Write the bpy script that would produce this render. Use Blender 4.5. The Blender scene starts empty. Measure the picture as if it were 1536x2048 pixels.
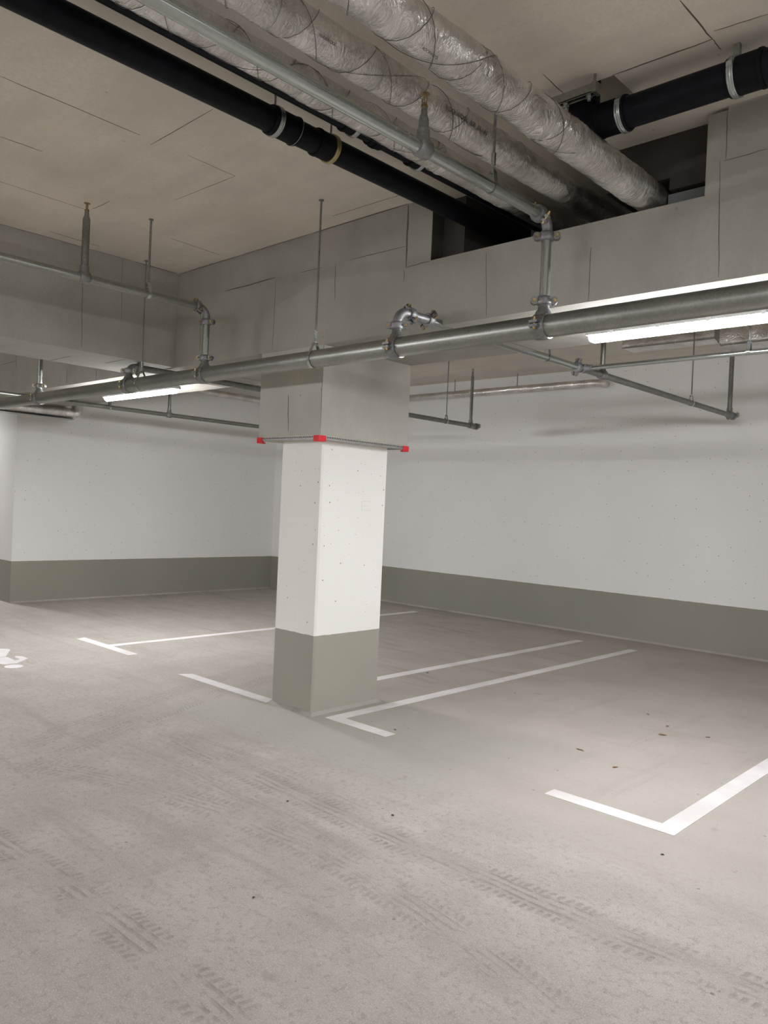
import bpy, math, random
from mathutils import Vector, Matrix, noise
random.seed(7)
S = bpy.context.scene
COL = S.collection
PI = math.pi

# ------------------------------------------------------------------ camera
YAW, PITCH, ROLL, FPX = 0.753428, -0.007798, 0.0445177, 1573.795
fwd = Vector((-math.sin(YAW)*math.cos(PITCH), math.cos(YAW)*math.cos(PITCH), math.sin(PITCH)))
rt = fwd.cross(Vector((0, 0, 1))).normalized()
up = rt.cross(fwd)
r2 = math.cos(ROLL)*rt + math.sin(ROLL)*up
u2 = -math.sin(ROLL)*rt + math.cos(ROLL)*up
cam = bpy.data.cameras.new('camera')
cam.sensor_fit = 'HORIZONTAL'
cam.sensor_width = 36.0
cam.lens = FPX/1536*36.0
cam.clip_start = 0.05
camo = bpy.data.objects.new('camera', cam)
COL.objects.link(camo)
m = Matrix((r2, u2, -fwd)).transposed().to_4x4()
m.translation = Vector((0, 0, 1.55))
camo.matrix_world = m
S.camera = camo

# ------------------------------------------------------------------ world, exposure
W = bpy.data.worlds.new('world')
S.world = W
W.use_nodes = True
W.node_tree.nodes['Background'].inputs[0].default_value = (0.9, 0.95, 1, 1)
W.node_tree.nodes['Background'].inputs[1].default_value = 0.02
S.view_settings.view_transform = 'Standard'
S.view_settings.look = 'None'
S.view_settings.gamma = 1.0
S.view_settings.use_curve_mapping = False
S.view_settings.exposure = 2.0
LAMP_STRENGTH = 62.0
try:
    S.cycles.max_bounces = 8
    S.cycles.use_light_tree = False
    S.cycles.diffuse_bounces = 6
    S.cycles.glossy_bounces = 4
    S.cycles.sample_clamp_indirect = 6.0
except Exception:
    pass

# ------------------------------------------------------------------ node helpers
class X:
    """math on shader sockets"""
    def __init__(s, nt, v): s.nt, s.v = nt, v
    def _op(s, op, *a, clamp=False):
        n = s.nt.nodes.new('ShaderNodeMath'); n.operation = op; n.use_clamp = clamp
        for i, q in enumerate((s,)+a):
            q = q.v if isinstance(q, X) else q
            if isinstance(q, (int, float)): n.inputs[i].default_value = q
            else: s.nt.links.new(q, n.inputs[i])
        return X(s.nt, n.outputs[0])
    def __add__(s, o): return s._op('ADD', o)
    __radd__ = __add__
    def __sub__(s, o): return s._op('SUBTRACT', o)
    def __rsub__(s, o): return X(s.nt, o)._op('SUBTRACT', s)
    def __mul__(s, o): return s._op('MULTIPLY', o)
    __rmul__ = __mul__
    def __truediv__(s, o): return s._op('DIVIDE', o)
    def abs(s): return s._op('ABSOLUTE')
    def sin(s): return s._op('SINE')
    def min(s, o): return s._op('MINIMUM', o)
    def max(s, o): return s._op('MAXIMUM', o)
    def sat(s): return s._op('ADD', 0.0, clamp=True)
    def step(s, a, b):           # smooth 0..1 from a to b
        n = s.nt.nodes.new('ShaderNodeMapRange'); n.interpolation_type = 'SMOOTHSTEP'
        s.nt.links.new(s.v, n.inputs[0])
        n.inputs[1].default_value = a; n.inputs[2].default_value = b
        n.inputs[3].default_value = 0; n.inputs[4].default_value = 1
        return X(s.nt, n.outputs[0])

def newmat(name):
    m = bpy.data.materials.new(name); m.use_nodes = True
    return m, m.node_tree, m.node_tree.nodes['Principled BSDF']
def coords(nt, kind='Object'):
    n = nt.nodes.new('ShaderNodeNewGeometry') if kind == 'World' else nt.nodes.new('ShaderNodeTexCoord')
    return n.outputs['Position'] if kind == 'World' else n.outputs['Object']
def mapped(nt, sock, sc):
    n = nt.nodes.new('ShaderNodeMapping'); nt.links.new(sock, n.inputs[0]); n.inputs['Scale'].default_value = sc
    return n.outputs[0]
def nz(nt, sock, scale, detail=4, rough=0.6, sc=None, dist=0.0):
    if sc: sock = mapped(nt, sock, sc)
    n = nt.nodes.new('ShaderNodeTexNoise'); nt.links.new(sock, n.inputs['Vector'])
    n.inputs['Scale'].default_value = scale; n.inputs['Detail'].default_value = detail
    n.inputs['Roughness'].default_value = rough; n.inputs['Distortion'].default_value = dist
    return X(nt, n.outputs['Fac'])
def vor(nt, sock, scale, dim='3D'):
    n = nt.nodes.new('ShaderNodeTexVoronoi'); n.voronoi_dimensions = dim; nt.links.new(sock, n.inputs['Vector']); n.inputs['Scale'].default_value = scale
    return X(nt, n.outputs['Distance']), n.outputs['Color']
def mix(nt, fac, a, b):
    n = nt.nodes.new('ShaderNodeMix'); n.data_type = 'RGBA'
    for q, i in ((fac, 0), (a, 6), (b, 7)):
        q = q.v if isinstance(q, X) else q
        if isinstance(q, (int, float)): n.inputs[i].default_value = q
        elif isinstance(q, tuple): n.inputs[i].default_value = q+(1,) if len(q) == 3 else q
        else: nt.links.new(q, n.inputs[i])
    return n.outputs[2]
def bump(nt, h, bs, strength, dist):
    n = nt.nodes.new('ShaderNodeBump'); n.inputs['Strength'].default_value = strength; n.inputs['Distance'].default_value = dist
    nt.links.new(h.v, n.inputs['Height']); nt.links.new(n.outputs[0], bs.inputs['Normal'])
def sep(nt, sock):
    n = nt.nodes.new('ShaderNodeSeparateXYZ'); nt.links.new(sock, n.inputs[0])
    return [X(nt, n.outputs[i]) for i in range(3)]
def pores(nt, P, scale, r, keep):
    """small dark air holes, a random few of the cells"""
    d, c = vor(nt, P, scale, '2D')
    cs = sep(nt, c)
    return (1-d.step(r*0.7, r))*(cs[0].step(keep-0.01, keep))*cs[1].step(0.1, 0.9)

def flat(nt, P, kind):
    """two surface coordinates from the position: walls use run length and height"""
    x, y, z = sep(nt, P); n = nt.nodes.new('ShaderNodeCombineXYZ')
    a, b = (x, y) if kind == 'floor' else ((x+y, z) if kind == 'wall' else (x+z*0.37, y+z))
    nt.links.new(a.v, n.inputs[0]); nt.links.new(b.v, n.inputs[1]); return n.outputs[0]
def simple(name, col, rough=0.6, metal=0.0, var=0.0, scale=20, bmp=0.0, bscale=60, spec=None):
    m, nt, b = newmat(name)
    b.inputs['Roughness'].default_value = rough; b.inputs['Metallic'].default_value = metal
    if spec is not None: b.inputs['Specular IOR Level'].default_value = spec
    P = coords(nt)
    n = nz(nt, P, scale)
    lo = tuple(c*(1-var) for c in col); hi = tuple(min(1, c*(1+var)) for c in col)
    nt.links.new(mix(nt, n.step(0.3, 0.7), lo, hi), b.inputs['Base Color'])
    if bmp: bump(nt, nz(nt, P, bscale), b, bmp, 0.01)
    return m

def mat_board(name, col, streak=(1, 1, 1)):
    m, nt, b = newmat(name); P = coords(nt, 'World')
    big = nz(nt, P, 1.1, 5, 0.6); fine = nz(nt, P, 55, 5, 0.75); st = nz(nt, P, 3.0, 4, 0.6, streak, 0.3)
    f = (big*0.6+st*0.4).step(0.36, 0.64)
    c = mix(nt, f, tuple(x*0.87 for x in col), tuple(x*1.08 for x in col))
    c = mix(nt, (fine.step(0.3, 0.7))*0.5, c, tuple(x*0.82 for x in col))
    c = mix(nt, pores(nt, flat(nt, P, 'board'), 2.6, 0.022, 0.55)*0.6, c, tuple(x*0.45 for x in col))
    warm = nz(nt, P, 0.7, 2, 0.5).step(0.5, 0.75)
    c = mix(nt, warm*0.35, c, (col[0]*1.05, col[1]*0.98, col[2]*0.90))
    nt.links.new(c, b.inputs['Base Color']); b.inputs['Roughness'].default_value = 0.9
    b.inputs['Specular IOR Level'].default_value = 0.2
    bump(nt, nz(nt, P, 90, 4, 0.7), b, 0.12, 0.004)
    return m

def mat_paint(name, white, green, zsplit, holes=1.0):
    m, nt, b = newmat(name); P = coords(nt, 'World'); z = sep(nt, P)[2]
    fine = nz(nt, P, 30, 5, 0.7); big = nz(nt, P, 0.8, 4, 0.55)
    wob = nz(nt, P, 14, 3, 0.6)
    mask = (z + (wob-0.5)*0.010).step(zsplit-0.0015, zsplit+0.0015)
    w = mix(nt, big.step(0.3, 0.7), tuple(x*0.965 for x in white), white)
    w = mix(nt, fine.step(0.55, 0.75)*0.08, w, tuple(x*0.8 for x in white))
    g = mix(nt, big.step(0.3, 0.7), tuple(x*0.93 for x in green), green)
    g = mix(nt, fine.step(0.55, 0.8)*0.12, g, tuple(x*1.25 for x in green))
    Q = flat(nt, P, 'wall'); cl = nz(nt, P, 1.3, 2, 0.5).step(0.35, 0.6)
    p = (pores(nt, Q, 7.0, 0.042, 0.55)+pores(nt, Q, 15, 0.052, 0.55)*0.8*cl).sat()*holes
    c = mix(nt, mask, g, w)
    c = mix(nt, p*(mask*0.75+0.15), c, (0.12, 0.11, 0.10))
    smear = nz(nt, P, 2.2, 4, 0.6, (1, 1, 0.35)).step(0.66, 0.8)*0.10
    c = mix(nt, smear*0.6, c, (0.42, 0.40, 0.37))
    nt.links.new(c, b.inputs['Base Color']); b.inputs['Roughness'].default_value = 0.75
    b.inputs['Specular IOR Level'].default_value = 0.3
    bump(nt, nz(nt, P, 25, 4, 0.6)-p*0.6, b, 0.15, 0.006)
    return m

def mat_floor():
    m, nt, b = newmat('screed'); P = coords(nt, 'World'); x, y, z = sep(nt, P)
    big = nz(nt, P, 0.55, 3, 0.6); med = nz(nt, P, 2.5, 4, 0.65); fine = nz(nt, P, 70, 2, 0.8); grit = nz(nt, P, 190, 1, 0.8)
    sx = nz(nt, P, 2.2, 4, 0.7, (0.22, 2.2, 1), 0.4)          # sweeps along the aisle
    sy = nz(nt, P, 2.6, 3, 0.65, (2.0, 0.30, 1), 0.5)
    wob = nz(nt, P, 1.3, 1, 0.5)-0.5
    aisle = 1-(y+wob*0.5).step(2.9, 3.75)                     # dustier driving lane
    far = 1-(x+wob*1.2).step(-6.4, -5.0)
    dust = (aisle.max(far*0.8))
    c = mix(nt, big.step(0.35, 0.65), (0.345, 0.318, 0.285), (0.410, 0.378, 0.343))
    c = mix(nt, dust, c, mix(nt, med.step(0.3, 0.7), (0.335, 0.312, 0.278), (0.410, 0.384, 0.347)))
    c = mix(nt, sx.step(0.50, 0.72)*(0.16+dust*0.30), c, (0.25, 0.222, 0.19))
    c = mix(nt, sy.step(0.56, 0.76)*0.25, c, (0.27, 0.252, 0.215))
    # dark sweeping marks in the bays behind the pillar
    sw = nz(nt, P, 1.5, 3, 0.7, (0.5, 2.4, 1), 0.8).step(0.54, 0.70)*y.step(4.3, 5.6)*(1-x.step(-4.6, -3.6))
    c = mix(nt, sw*0.42, c, (0.19, 0.172, 0.14))
    # smooth greenish patch around the pillar foot
    patch = ((x+wob*0.4).step(-5.4, -4.7))*(1-(x+wob*0.5).step(-3.0, -2.3))*((y+wob*0.35).step(3.0, 3.35))*(1-(y+wob*0.6).step(4.3, 5.2))
    c = mix(nt, patch*0.55, c, (0.350, 0.347, 0.298))
    g2 = nz(nt, P, 28, 3, 0.8)
    c = mix(nt, g2.step(0.50, 0.66)*(0.10+dust*0.45), c, (0.24, 0.215, 0.185))
    c = mix(nt, (fine-0.5).abs().step(0.02, 0.2)*(0.10+dust*0.28), c, (0.27, 0.245, 0.215))
    c = mix(nt, grit.step(0.55, 0.68)*(0.08+dust*0.40)*(1-patch), c, (0.62, 0.58, 0.53))
    # specks and small stains
    wp = nz(nt, P, 9, 1, 0.6)
    Q = flat(nt, P, 'floor'); sp = pores(nt, Q, 2.6, 0.022, 0.50)*0.9+pores(nt, Q, 7, 0.026, 0.60)
    blot = pores(nt, Q, 1.7, 0.085, 0.50)*wp.step(0.42, 0.60)
    c = mix(nt, blot*0.35, c, (0.20, 0.18, 0.15))
    c = mix(nt, sp.sat()*0.75, c, (0.13, 0.11, 0.09))
    lt = pores(nt, Q, 0.9, 0.20, 0.62)*wp.step(0.45, 0.7)*dust
    c = mix(nt, lt*0.25, c, (0.62, 0.58, 0.54))
    # tyre tracks: y as a function of x (or swapped), half width, strength
    T = [('x', 2.752, 0.012, 0.012, -1.9, -4.6, 2.5, 0.105, 1.0, 5),
         ('x', 2.395, 0.015, -0.13, -2.6, -4.7, 0.3, 0.115, 0.75, 6),
         ('x', 1.455, 0.0, -0.06, -2.5, -5.5, 1.8, 0.10, 0.95, 5),
         ('x', 2.90, 0.03, -0.03, -3.6, -5.2, -2.5, 0.09, 0.55, 4),
         ('x', 2.53, -0.05, -0.10, -3.2, -4.8, -1.5, 0.10, 0.45, 5),
         ('y', -4.88, -0.43, 0.07, 2.9, 0.6, 5.5, 0.10, 0.65, 5),
         ('y', -5.28, -0.42, 0.03, 3.1, 1.2, 6.0, 0.11, 0.55, 5),
         ('x', 1.05, 0.25, 0.0, -1.9, -3.4, -0.9, 0.11, 0.50, 5)]
    hsum = None; dk = None
    wv = nz(nt, P, 4, 0, 0.5)-0.5
    br = nz(nt, P, 3.4, 2, 0.7); br2 = nz(nt, P, 22, 1, 0.7)
    for k, (ax, c0, c1, c2, xr, lo, hi, hw, st, nr) in enumerate(T):
        u, w = (x, y) if ax == 'x' else (y, x)
        t = u-xr
        v = (w-(t*(t*c2+c1)+c0)+wv*0.03)/hw
        av = v.abs()
        inside = (1-av.step(0.9, 1.05))*u.step(lo, lo+0.5)*(1-u.step(hi-0.5, hi))
        rib = (v*(nr*PI/1.0)+0.6+(br2-0.5)*1.2).sin().step(-0.1, 0.95)
        blk = (u*(2*PI/0.036)+v*3.5*(1 if k % 2 else -1)+wv*5+(br2-0.5)*2.2).sin().step(-0.5, 0.9)
        outer = av.step(0.52, 0.62)
        pat = (rib*(1-outer)+blk*outer)
        pres = inside*(br.step(0.35+0.03*(k % 3), 0.56))*st
        q = pres*pat*br2.step(0.28, 0.55)
        dk = q if dk is None else dk.max(q)
        film = inside*st*0.10
        c = mix(nt, film, c, (0.26, 0.235, 0.20))
    c = mix(nt, dk*0.37, c, (0.165, 0.145, 0.12))
    nt.links.new(c, b.inputs['Base Color'])
    r = med.step(0.3, 0.7)*0.12+0.62+dust*0.16-patch*0.10
    nt.links.new(r.v, b.inputs['Roughness']); b.inputs['Specular IOR Level'].default_value = 0.35
    bump(nt, fine*0.9-dk*1.2, b, 0.6, 0.009)
    return m

def mat_roadpaint():
    m, nt, b = newmat('floor paint'); P = coords(nt, 'World')
    f = nz(nt, P, 16, 5, 0.75); g = nz(nt, P, 2.2, 4, 0.6)
    c = mix(nt, g.step(0.35, 0.65), (0.58, 0.56, 0.555), (0.70, 0.68, 0.68))
    c = mix(nt, f.step(0.60, 0.74)*0.45, c, (0.50, 0.47, 0.44))
    nt.links.new(c, b.inputs['Base Color']); b.inputs['Roughness'].default_value = 0.65
    bump(nt, nz(nt, P, 60, 3, 0.7), b, 0.15, 0.003)
    return m

def mat_metal(name, col, rough, metal=0.9, sp=0.25, spk=0.3):
    m, nt, b = newmat(name); P = coords(nt)
    d, cc = vor(nt, P, 110); cs = sep(nt, cc)[0]
    n = nz(nt, P, 5, 4, 0.6); st = nz(nt, P, 30, 4, 0.7)
    f = (cs*0.25+n*0.75).step(0.25, 0.75)
    c = mix(nt, f, tuple(q*(1-sp) for q in col), tuple(min(1, q*(1+sp*0.7)) for q in col))
    c = mix(nt, st.step(0.62, 0.72)*spk, c, tuple(q*0.55 for q in col))
    nt.links.new(c, b.inputs['Base Color']); b.inputs['Metallic'].default_value = metal
    nt.links.new((cs*0.05+rough-0.04+n*0.08).v, b.inputs['Roughness'])
    return m

def mat_foil(name='foil', crinkle=0.48):
    m, nt, b = newmat(name); P = coords(nt)
    a = nz(nt, P, 9, 5, 0.65, (1, 1.3, 1), 1.6); f = nz(nt, P, 22, 5, 0.7, (0.5, 2.8, 0.5), 1.0)
    pt = nz(nt, P, 5, 4, 0.6); zone = nz(nt, P, 2.2, 3, 0.6).step(0.40, 0.60)
    c = mix(nt, pt.step(0.35, 0.68), (0.66, 0.64, 0.62), (0.92, 0.91, 0.90))
    c = mix(nt, (a-0.5).abs().step(0.05, 0.0)*0.25, c, (0.30, 0.28, 0.27))
    nt.links.new(c, b.inputs['Base Color']); b.inputs['Metallic'].default_value = 0.97
    nt.links.new((pt*0.14+0.12).v, b.inputs['Roughness'])
    tg = nt.nodes.new('ShaderNodeTangent'); tg.direction_type = 'RADIAL'; tg.axis = 'Y'
    nt.links.new(tg.outputs[0], b.inputs['Tangent'])
    b.inputs['Anisotropic'].default_value = 0.85; b.inputs['Anisotropic Rotation'].default_value = 0.25
    bump(nt, (a-0.5).abs()*-2.0+(f-0.5).abs()*-1.2*(0.25+zone), b, crinkle, 0.022)
    return m

def mat_emit(name, col, st):
    m, nt, b = newmat(name)
    b.inputs['Base Color'].default_value = (0.9, 0.9, 0.9, 1)
    b.inputs['Emission Color'].default_value = col+(1,); b.inputs['Emission Strength'].default_value = st
    return m

M = {}
M['ceil'] = mat_board('ceiling board', (0.69, 0.645, 0.575), (0.4, 1.5, 1))
M['beam'] = mat_board('beam board', (0.385, 0.375, 0.335), (1, 1, 0.5))
M['casing'] = mat_board('casing board', (0.485, 0.475, 0.42), (1, 1, 0.5))  # same board as the beam; the stronger light on it is put into the colour
M['wall'] = mat_paint('painted wall', (0.78, 0.775, 0.768), (0.285, 0.275, 0.228), 0.570)
M['pillar'] = mat_paint('painted pillar', (0.90, 0.89, 0.865), (0.370, 0.362, 0.310), 0.580, 1.0)
M['floor'] = mat_floor()
M['paint'] = mat_roadpaint()
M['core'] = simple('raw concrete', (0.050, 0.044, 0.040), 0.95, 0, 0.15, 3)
M['core2'] = simple('smooth grey concrete', (0.17, 0.18, 0.19), 0.9, 0, 0.1, 3)
M['joint_shade'] = simple('board gap shade', (0.12, 0.10, 0.082), 0.9, 0, 0.2)  # dark strips carry the shade of the open gaps between boards
M['galv'] = mat_metal('galvanised steel', (0.31, 0.315, 0.295), 0.36, 0.9, 0.14)
M['galv_bright'] = mat_metal('bright zinc steel', (0.44, 0.47, 0.465), 0.22, 0.95, 0.06, 0.04)
M['fitting'] = mat_metal('cast fitting', (0.26, 0.26, 0.265), 0.46, 0.75)
M['dark_steel'] = mat_metal('dull steel', (0.24, 0.245, 0.235), 0.5, 0.75)
M['brass'] = simple('yellow zinc bolt', (0.46, 0.36, 0.17), 0.4, 0.85, 0.25, 80)
M['bronze'] = simple('sprinkler brass', (0.30, 0.22, 0.12), 0.4, 0.85, 0.2, 80)
M['iron'] = simple('black cast iron', (0.0045, 0.005, 0.0085), 0.5, 0, 0.3, 12, 0.1, 90, 0.14)
M['rubber'] = simple('black rubber', (0.004, 0.004, 0.006), 0.6, 0, 0.2, 12, 0, 60, 0.15)
M['band'] = mat_metal('steel band', (0.42, 0.44, 0.45), 0.3, 0.95, 0.1)
M['yband'] = mat_metal('yellow zinc band', (0.40, 0.35, 0.18), 0.33, 0.9, 0.1)
M['foil'] = mat_foil()
M['foil_far'] = mat_foil('foil of the wall pipe', 0.35)
M['wire'] = simple('dark binding wire', (0.07, 0.065, 0.06), 0.5, 0.5, 0.2)
M['ink'] = simple('black ink', (0.02, 0.02, 0.025), 0.6)
M['red'] = simple('red plastic', (0.72, 0.025, 0.035), 0.38, 0, 0.08, 30)
M['bead'] = mat_metal('corner bead', (0.60, 0.60, 0.59), 0.4, 0.8, 0.15)
M['beadhole'] = simple('punched slot', (0.10, 0.10, 0.095), 0.9)
M['lampbody'] = simple('grey lamp housing', (0.62, 0.62, 0.63), 0.45, 0, 0.03)
M['tube'] = mat_emit('lit diffuser', (0.985, 0.985, 1.0), LAMP_STRENGTH)
M['clip'] = simple('clear clip', (0.8, 0.8, 0.82), 0.3, 0, 0.03)
M['leaf'] = simple('dry leaf', (0.20, 0.125, 0.065), 0.8, 0, 0.35, 60)
M['crumb'] = simple('dark grit', (0.06, 0.05, 0.042), 0.9, 0, 0.3, 60)
M['pencil'] = simple('pencil line', (0.50, 0.49, 0.48), 0.8)

# ------------------------------------------------------------------ mesh helpers
ORG = {}
class MB:
    def __init__(s): s.v, s.f = [], []
    def add(s, vs, fs):
        o = len(s.v); s.v += [Vector(q) for q in vs]; s.f += [tuple(i+o for i in f) for f in fs]
    def box(s, x0, x1, y0, y1, z0, z1):
        s.add([(x0,y0,z0),(x1,y0,z0),(x1,y1,z0),(x0,y1,z0),(x0,y0,z1),(x1,y0,z1),(x1,y1,z1),(x0,y1,z1)],
              [(0,3,2,1),(4,5,6,7),(0,1,5,4),(1,2,6,5),(2,3,7,6),(3,0,4,7)]); return s
    def obox(s, c, ax, ay, hx, hy, hz):
        ax = Vector(ax).normalized(); ay = Vector(ay).normalized(); az = ax.cross(ay); c = Vector(c)
        vs = [c+ax*hx*i+ay*hy*j+az*hz*k for k in (-1, 1) for (i, j) in ((-1,-1),(1,-1),(1,1),(-1,1))]
        s.add(vs, [(0,3,2,1),(4,5,6,7),(0,1,5,4),(1,2,6,5),(2,3,7,6),(3,0,4,7)]); return s
    def tube(s, pts, r, n=20, caps=True):
        pts = [Vector(p) for p in pts]; N = len(pts)
        rr = r if isinstance(r, (list, tuple)) else [r]*N
        t0 = (pts[1]-pts[0]).normalized()
        a = t0.cross(Vector((0, 0, 1)))
        if a.length < 1e-3: a = t0.cross(Vector((1, 0, 0)))
        a.normalize(); o = len(s.v)
        for i, p in enumerate(pts):
            t = ((pts[min(i+1, N-1)]-pts[max(i-1, 0)])).normalized()
            a = (a-t*a.dot(t)).normalized(); b = t.cross(a)
            for k in range(n):
                w = 2*PI*k/n; s.v.append(p+(a*math.cos(w)+b*math.sin(w))*rr[i])
        for i in range(N-1):
            for k in range(n):
                k2 = (k+1) % n; s.f.append((o+i*n+k, o+i*n+k2, o+(i+1)*n+k2, o+(i+1)*n+k))
        if caps:
            s.f.append(tuple(o+k for k in reversed(range(n)))); s.f.append(tuple(o+(N-1)*n+k for k in range(n)))
        return s
    def lathe(s, c, axis, prof, n=24):
        c = Vector(c); t = Vector(axis).normalized()
        return s.tube2([c+t*q[0] for q in prof], t, [q[1] for q in prof], n)
    def tube2(s, pts, t, rr, n):
        a = t.cross(Vector((0, 0, 1)))
        if a.length < 1e-3: a = t.cross(Vector((1, 0, 0)))
        a.normalize(); b = t.cross(a); o = len(s.v)
        for p, r in zip(pts, rr):
            for k in range(n):
                w = 2*PI*k/n; s.v.append(p+(a*math.cos(w)+b*math.sin(w))*r)
        for i in range(len(pts)-1):
            for k in range(n):
                k2 = (k+1) % n; s.f.append((o+i*n+k, o+i*n+k2, o+(i+1)*n+k2, o+(i+1)*n+k))
        s.f.append(tuple(o+k for k in reversed(range(n)))); s.f.append(tuple(o+(len(pts)-1)*n+k for k in range(n)))
        return s
    def prism(s, poly, z0, z1):
        n = len(poly); o = len(s.v)
        s.v += [Vector((x, y, z0)) for x, y in poly]+[Vector((x, y, z1)) for x, y in poly]
        s.f.append(tuple(o+i for i in reversed(range(n)))); s.f.append(tuple(o+n+i for i in range(n)))
        for i in range(n):
            j = (i+1) % n; s.f.append((o+i, o+j, o+n+j, o+n+i))
        return s
    def build(s, name, mat, parent=None, smooth=False, origin=None):
        org = ORG[parent.name] if parent else Vector(origin or (0, 0, 0))
        me = bpy.data.meshes.new(name)
        me.from_pydata([tuple(v-org) for v in s.v], [], s.f); me.validate(); me.update()
        me.materials.append(mat)
        if smooth:
            me.polygons.foreach_set('use_smooth', [True]*len(me.polygons)); me.set_sharp_from_angle(angle=math.radians(38))
        o = bpy.data.objects.new(name, me); COL.objects.link(o)
        ORG[o.name] = org
        if parent: o.parent = parent
        else: o.location = org
        return o

def tag(o, label=None, cat=None, group=None, kind=None):
    for k, v in (('label', label), ('category', cat), ('group', group), ('kind', kind)):
        if v: o[k] = v
    return o
def thing(name, loc, label, cat, group=None):
    o = bpy.data.objects.new(name, None); o.empty_display_size = 0.1
    COL.objects.link(o); o.location = loc; ORG[o.name] = Vector(loc)
    return tag(o, label, cat, group)
def copy_tree(o, parent=None):
    c = o.copy(); COL.objects.link(c)
    if parent: c.parent = parent
    for ch in o.children: copy_tree(ch, c)
    return c
def arc(c, a, b, r, n=8):
    """quarter bend: starts at c+a*r heading b, ends at c+b*r... centre c"""
    a = Vector(a); b = Vector(b); c = Vector(c)
    return [c+(a*math.cos(PI/2*i/n)+b*math.sin(PI/2*i/n))*r for i in range(n+1)]
def perp(ax, side):
    return Vector(ax).cross(Vector(side)).normalized()

def coupling(c, axis, side, r, parent, w=0.021, bolts=True):
    """two-part grooved clamp with an ear and bolt on either side"""
    c = Vector(c); ax = Vector(axis).normalized(); sd = Vector(side).normalized(); up_ = ax.cross(sd)
    b = MB()
    b.lathe(c, ax, [(-w, r), (-w, r+.009), (-w*.7, r+.014), (-w*.3, r+.0145), (w*.3, r+.0145), (w*.7, r+.014), (w, r+.009), (w, r)], 24)
    for s in (-1, 1):
        for k in (-1, 1):
            e = c+sd*s*(r+.022)+up_*k*.011
            b.lathe(e, up_, [(-.006, .001), (-.006, w*.95), (.006, w*.95), (.006, .001)], 12)
            b.obox(c+sd*s*(r+.008)+up_*k*.012, sd, up_, .014, .007, w*.75)
    o = b.build('coupling', M['fitting'], parent, True)
    if bolts:
        for s in (-1, 1):
            e = c+sd*s*(r+.024)
            q = MB()
            q.lathe(e-up_*.002, up_, [(-.034, .0045), (.030, .0045)], 8)
            q.lathe(e+up_*.022, up_, [(-.004, .009), (.005, .009)], 6)
            q.lathe(e-up_*.022, up_, [(-.005, .009), (.004, .009)], 6)
            q.build('bolt', M['brass'], o, True)
    return o

def mech_tee(x, r_out, parent):
    """saddle clamp round the main pipe with an outlet on top"""
    y, z, R = 3.345, 2.468, 0.0565
    b = MB()
    b.lathe((x, y, z), (1, 0, 0), [(-.036, R), (-.036, R+.006), (-.030, R+.010), (.030, R+.010), (.036, R+.006), (.036, R)], 28)
    b.lathe((x, y, z), (0, 0, 1), [(R-.005, r_out+.020), (R+.016, r_out+.014), (R+.026, r_out+.005), (R+.045, r_out+.003)], 24)
    for s in (-1, 1):
        for k in (-1, 1):
            b.obox((x, y+s*(R+.018), z+k*.010), (1, 0, 0), (0, 1, 0), .024, .018, .006)
    o = b.build('branch_saddle', M['fitting'], parent, True)
    for s in (-1, 1):
        for dx in (-.0,):
            q = MB(); e = Vector((x+dx, y+s*(R+.022), z))
            q.lathe(e, (0, 0, 1), [(-.030, .006), (.036, .006)], 8)
            q.lathe(e, (0, 0, 1), [(.016, .011), (.026, .011)], 6)
            q.lathe(e, (0, 0, 1), [(-.026, .011), (-.016, .011)], 6)
            q.build('bolt', M['brass'], o, True)
    return o

def sprinkler(c, parent):
    """upright sprinkler head: brass frame and round deflector; c = base of the head"""
    c = Vector(c); b = MB()
    b.lathe(c, (0, 0, 1), [(0, .012), (.012, .012), (.012, .015), (.020, .015), (.020, .009), (.026, .009)], 12)
    for s in (-1, 1):
        b.tube([c+Vector((s*.009, 0, .022)), c+Vector((s*.014, 0, .038)), c+Vector((s*.009, 0, .054)), c+Vector((0, 0, .060))], .0028, 6)
    b.tube([c+Vector((0, 0, .024)), c+Vector((0, 0, .052))], .0022, 6)
    h = b.build('sprinkler_head', M['bronze'], parent, True)
    d = MB(); d.lathe(c+Vector((0, 0, .060)), (0, 0, 1), [(-.003, .004), (0, .012), (.001, .021), (.003, .021), (.004, .004)], 16)
    d.build('deflector', M['bronze'], h, True)
    return h
def riser(x, y, z0, z1, r, parent, fit=True, mat='dark_steel'):
    """upright stub pipe reduced towards a sprinkler head"""
    b = MB(); top = z1-.07
    b.tube2([Vector((x, y, q)) for q in (z0, top-.045, top-.022, top)], Vector((0, 0, 1)), [r, r, r*.62, r*.60], 18)
    b.build('riser', M[mat], parent, True)
    if fit:
        MB().lathe((x, y, z0), (0, 0, 1), [(0, r+.014), (.018, r+.012), (.028, r+.006), (.062, r+.006), (.066, r+.0005)], 20).build('outlet', M['fitting'], parent, True)
        MB().lathe((x, y, z0-.010), (0, 1, 0), [(-.035, .028), (-.035, .034), (-.028, .039), (.028, .039), (.035, .034), (.035, .028)], 24).build('saddle', M['fitting'], parent, True)
    sprinkler((x, y, top-.004), parent)

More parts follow.
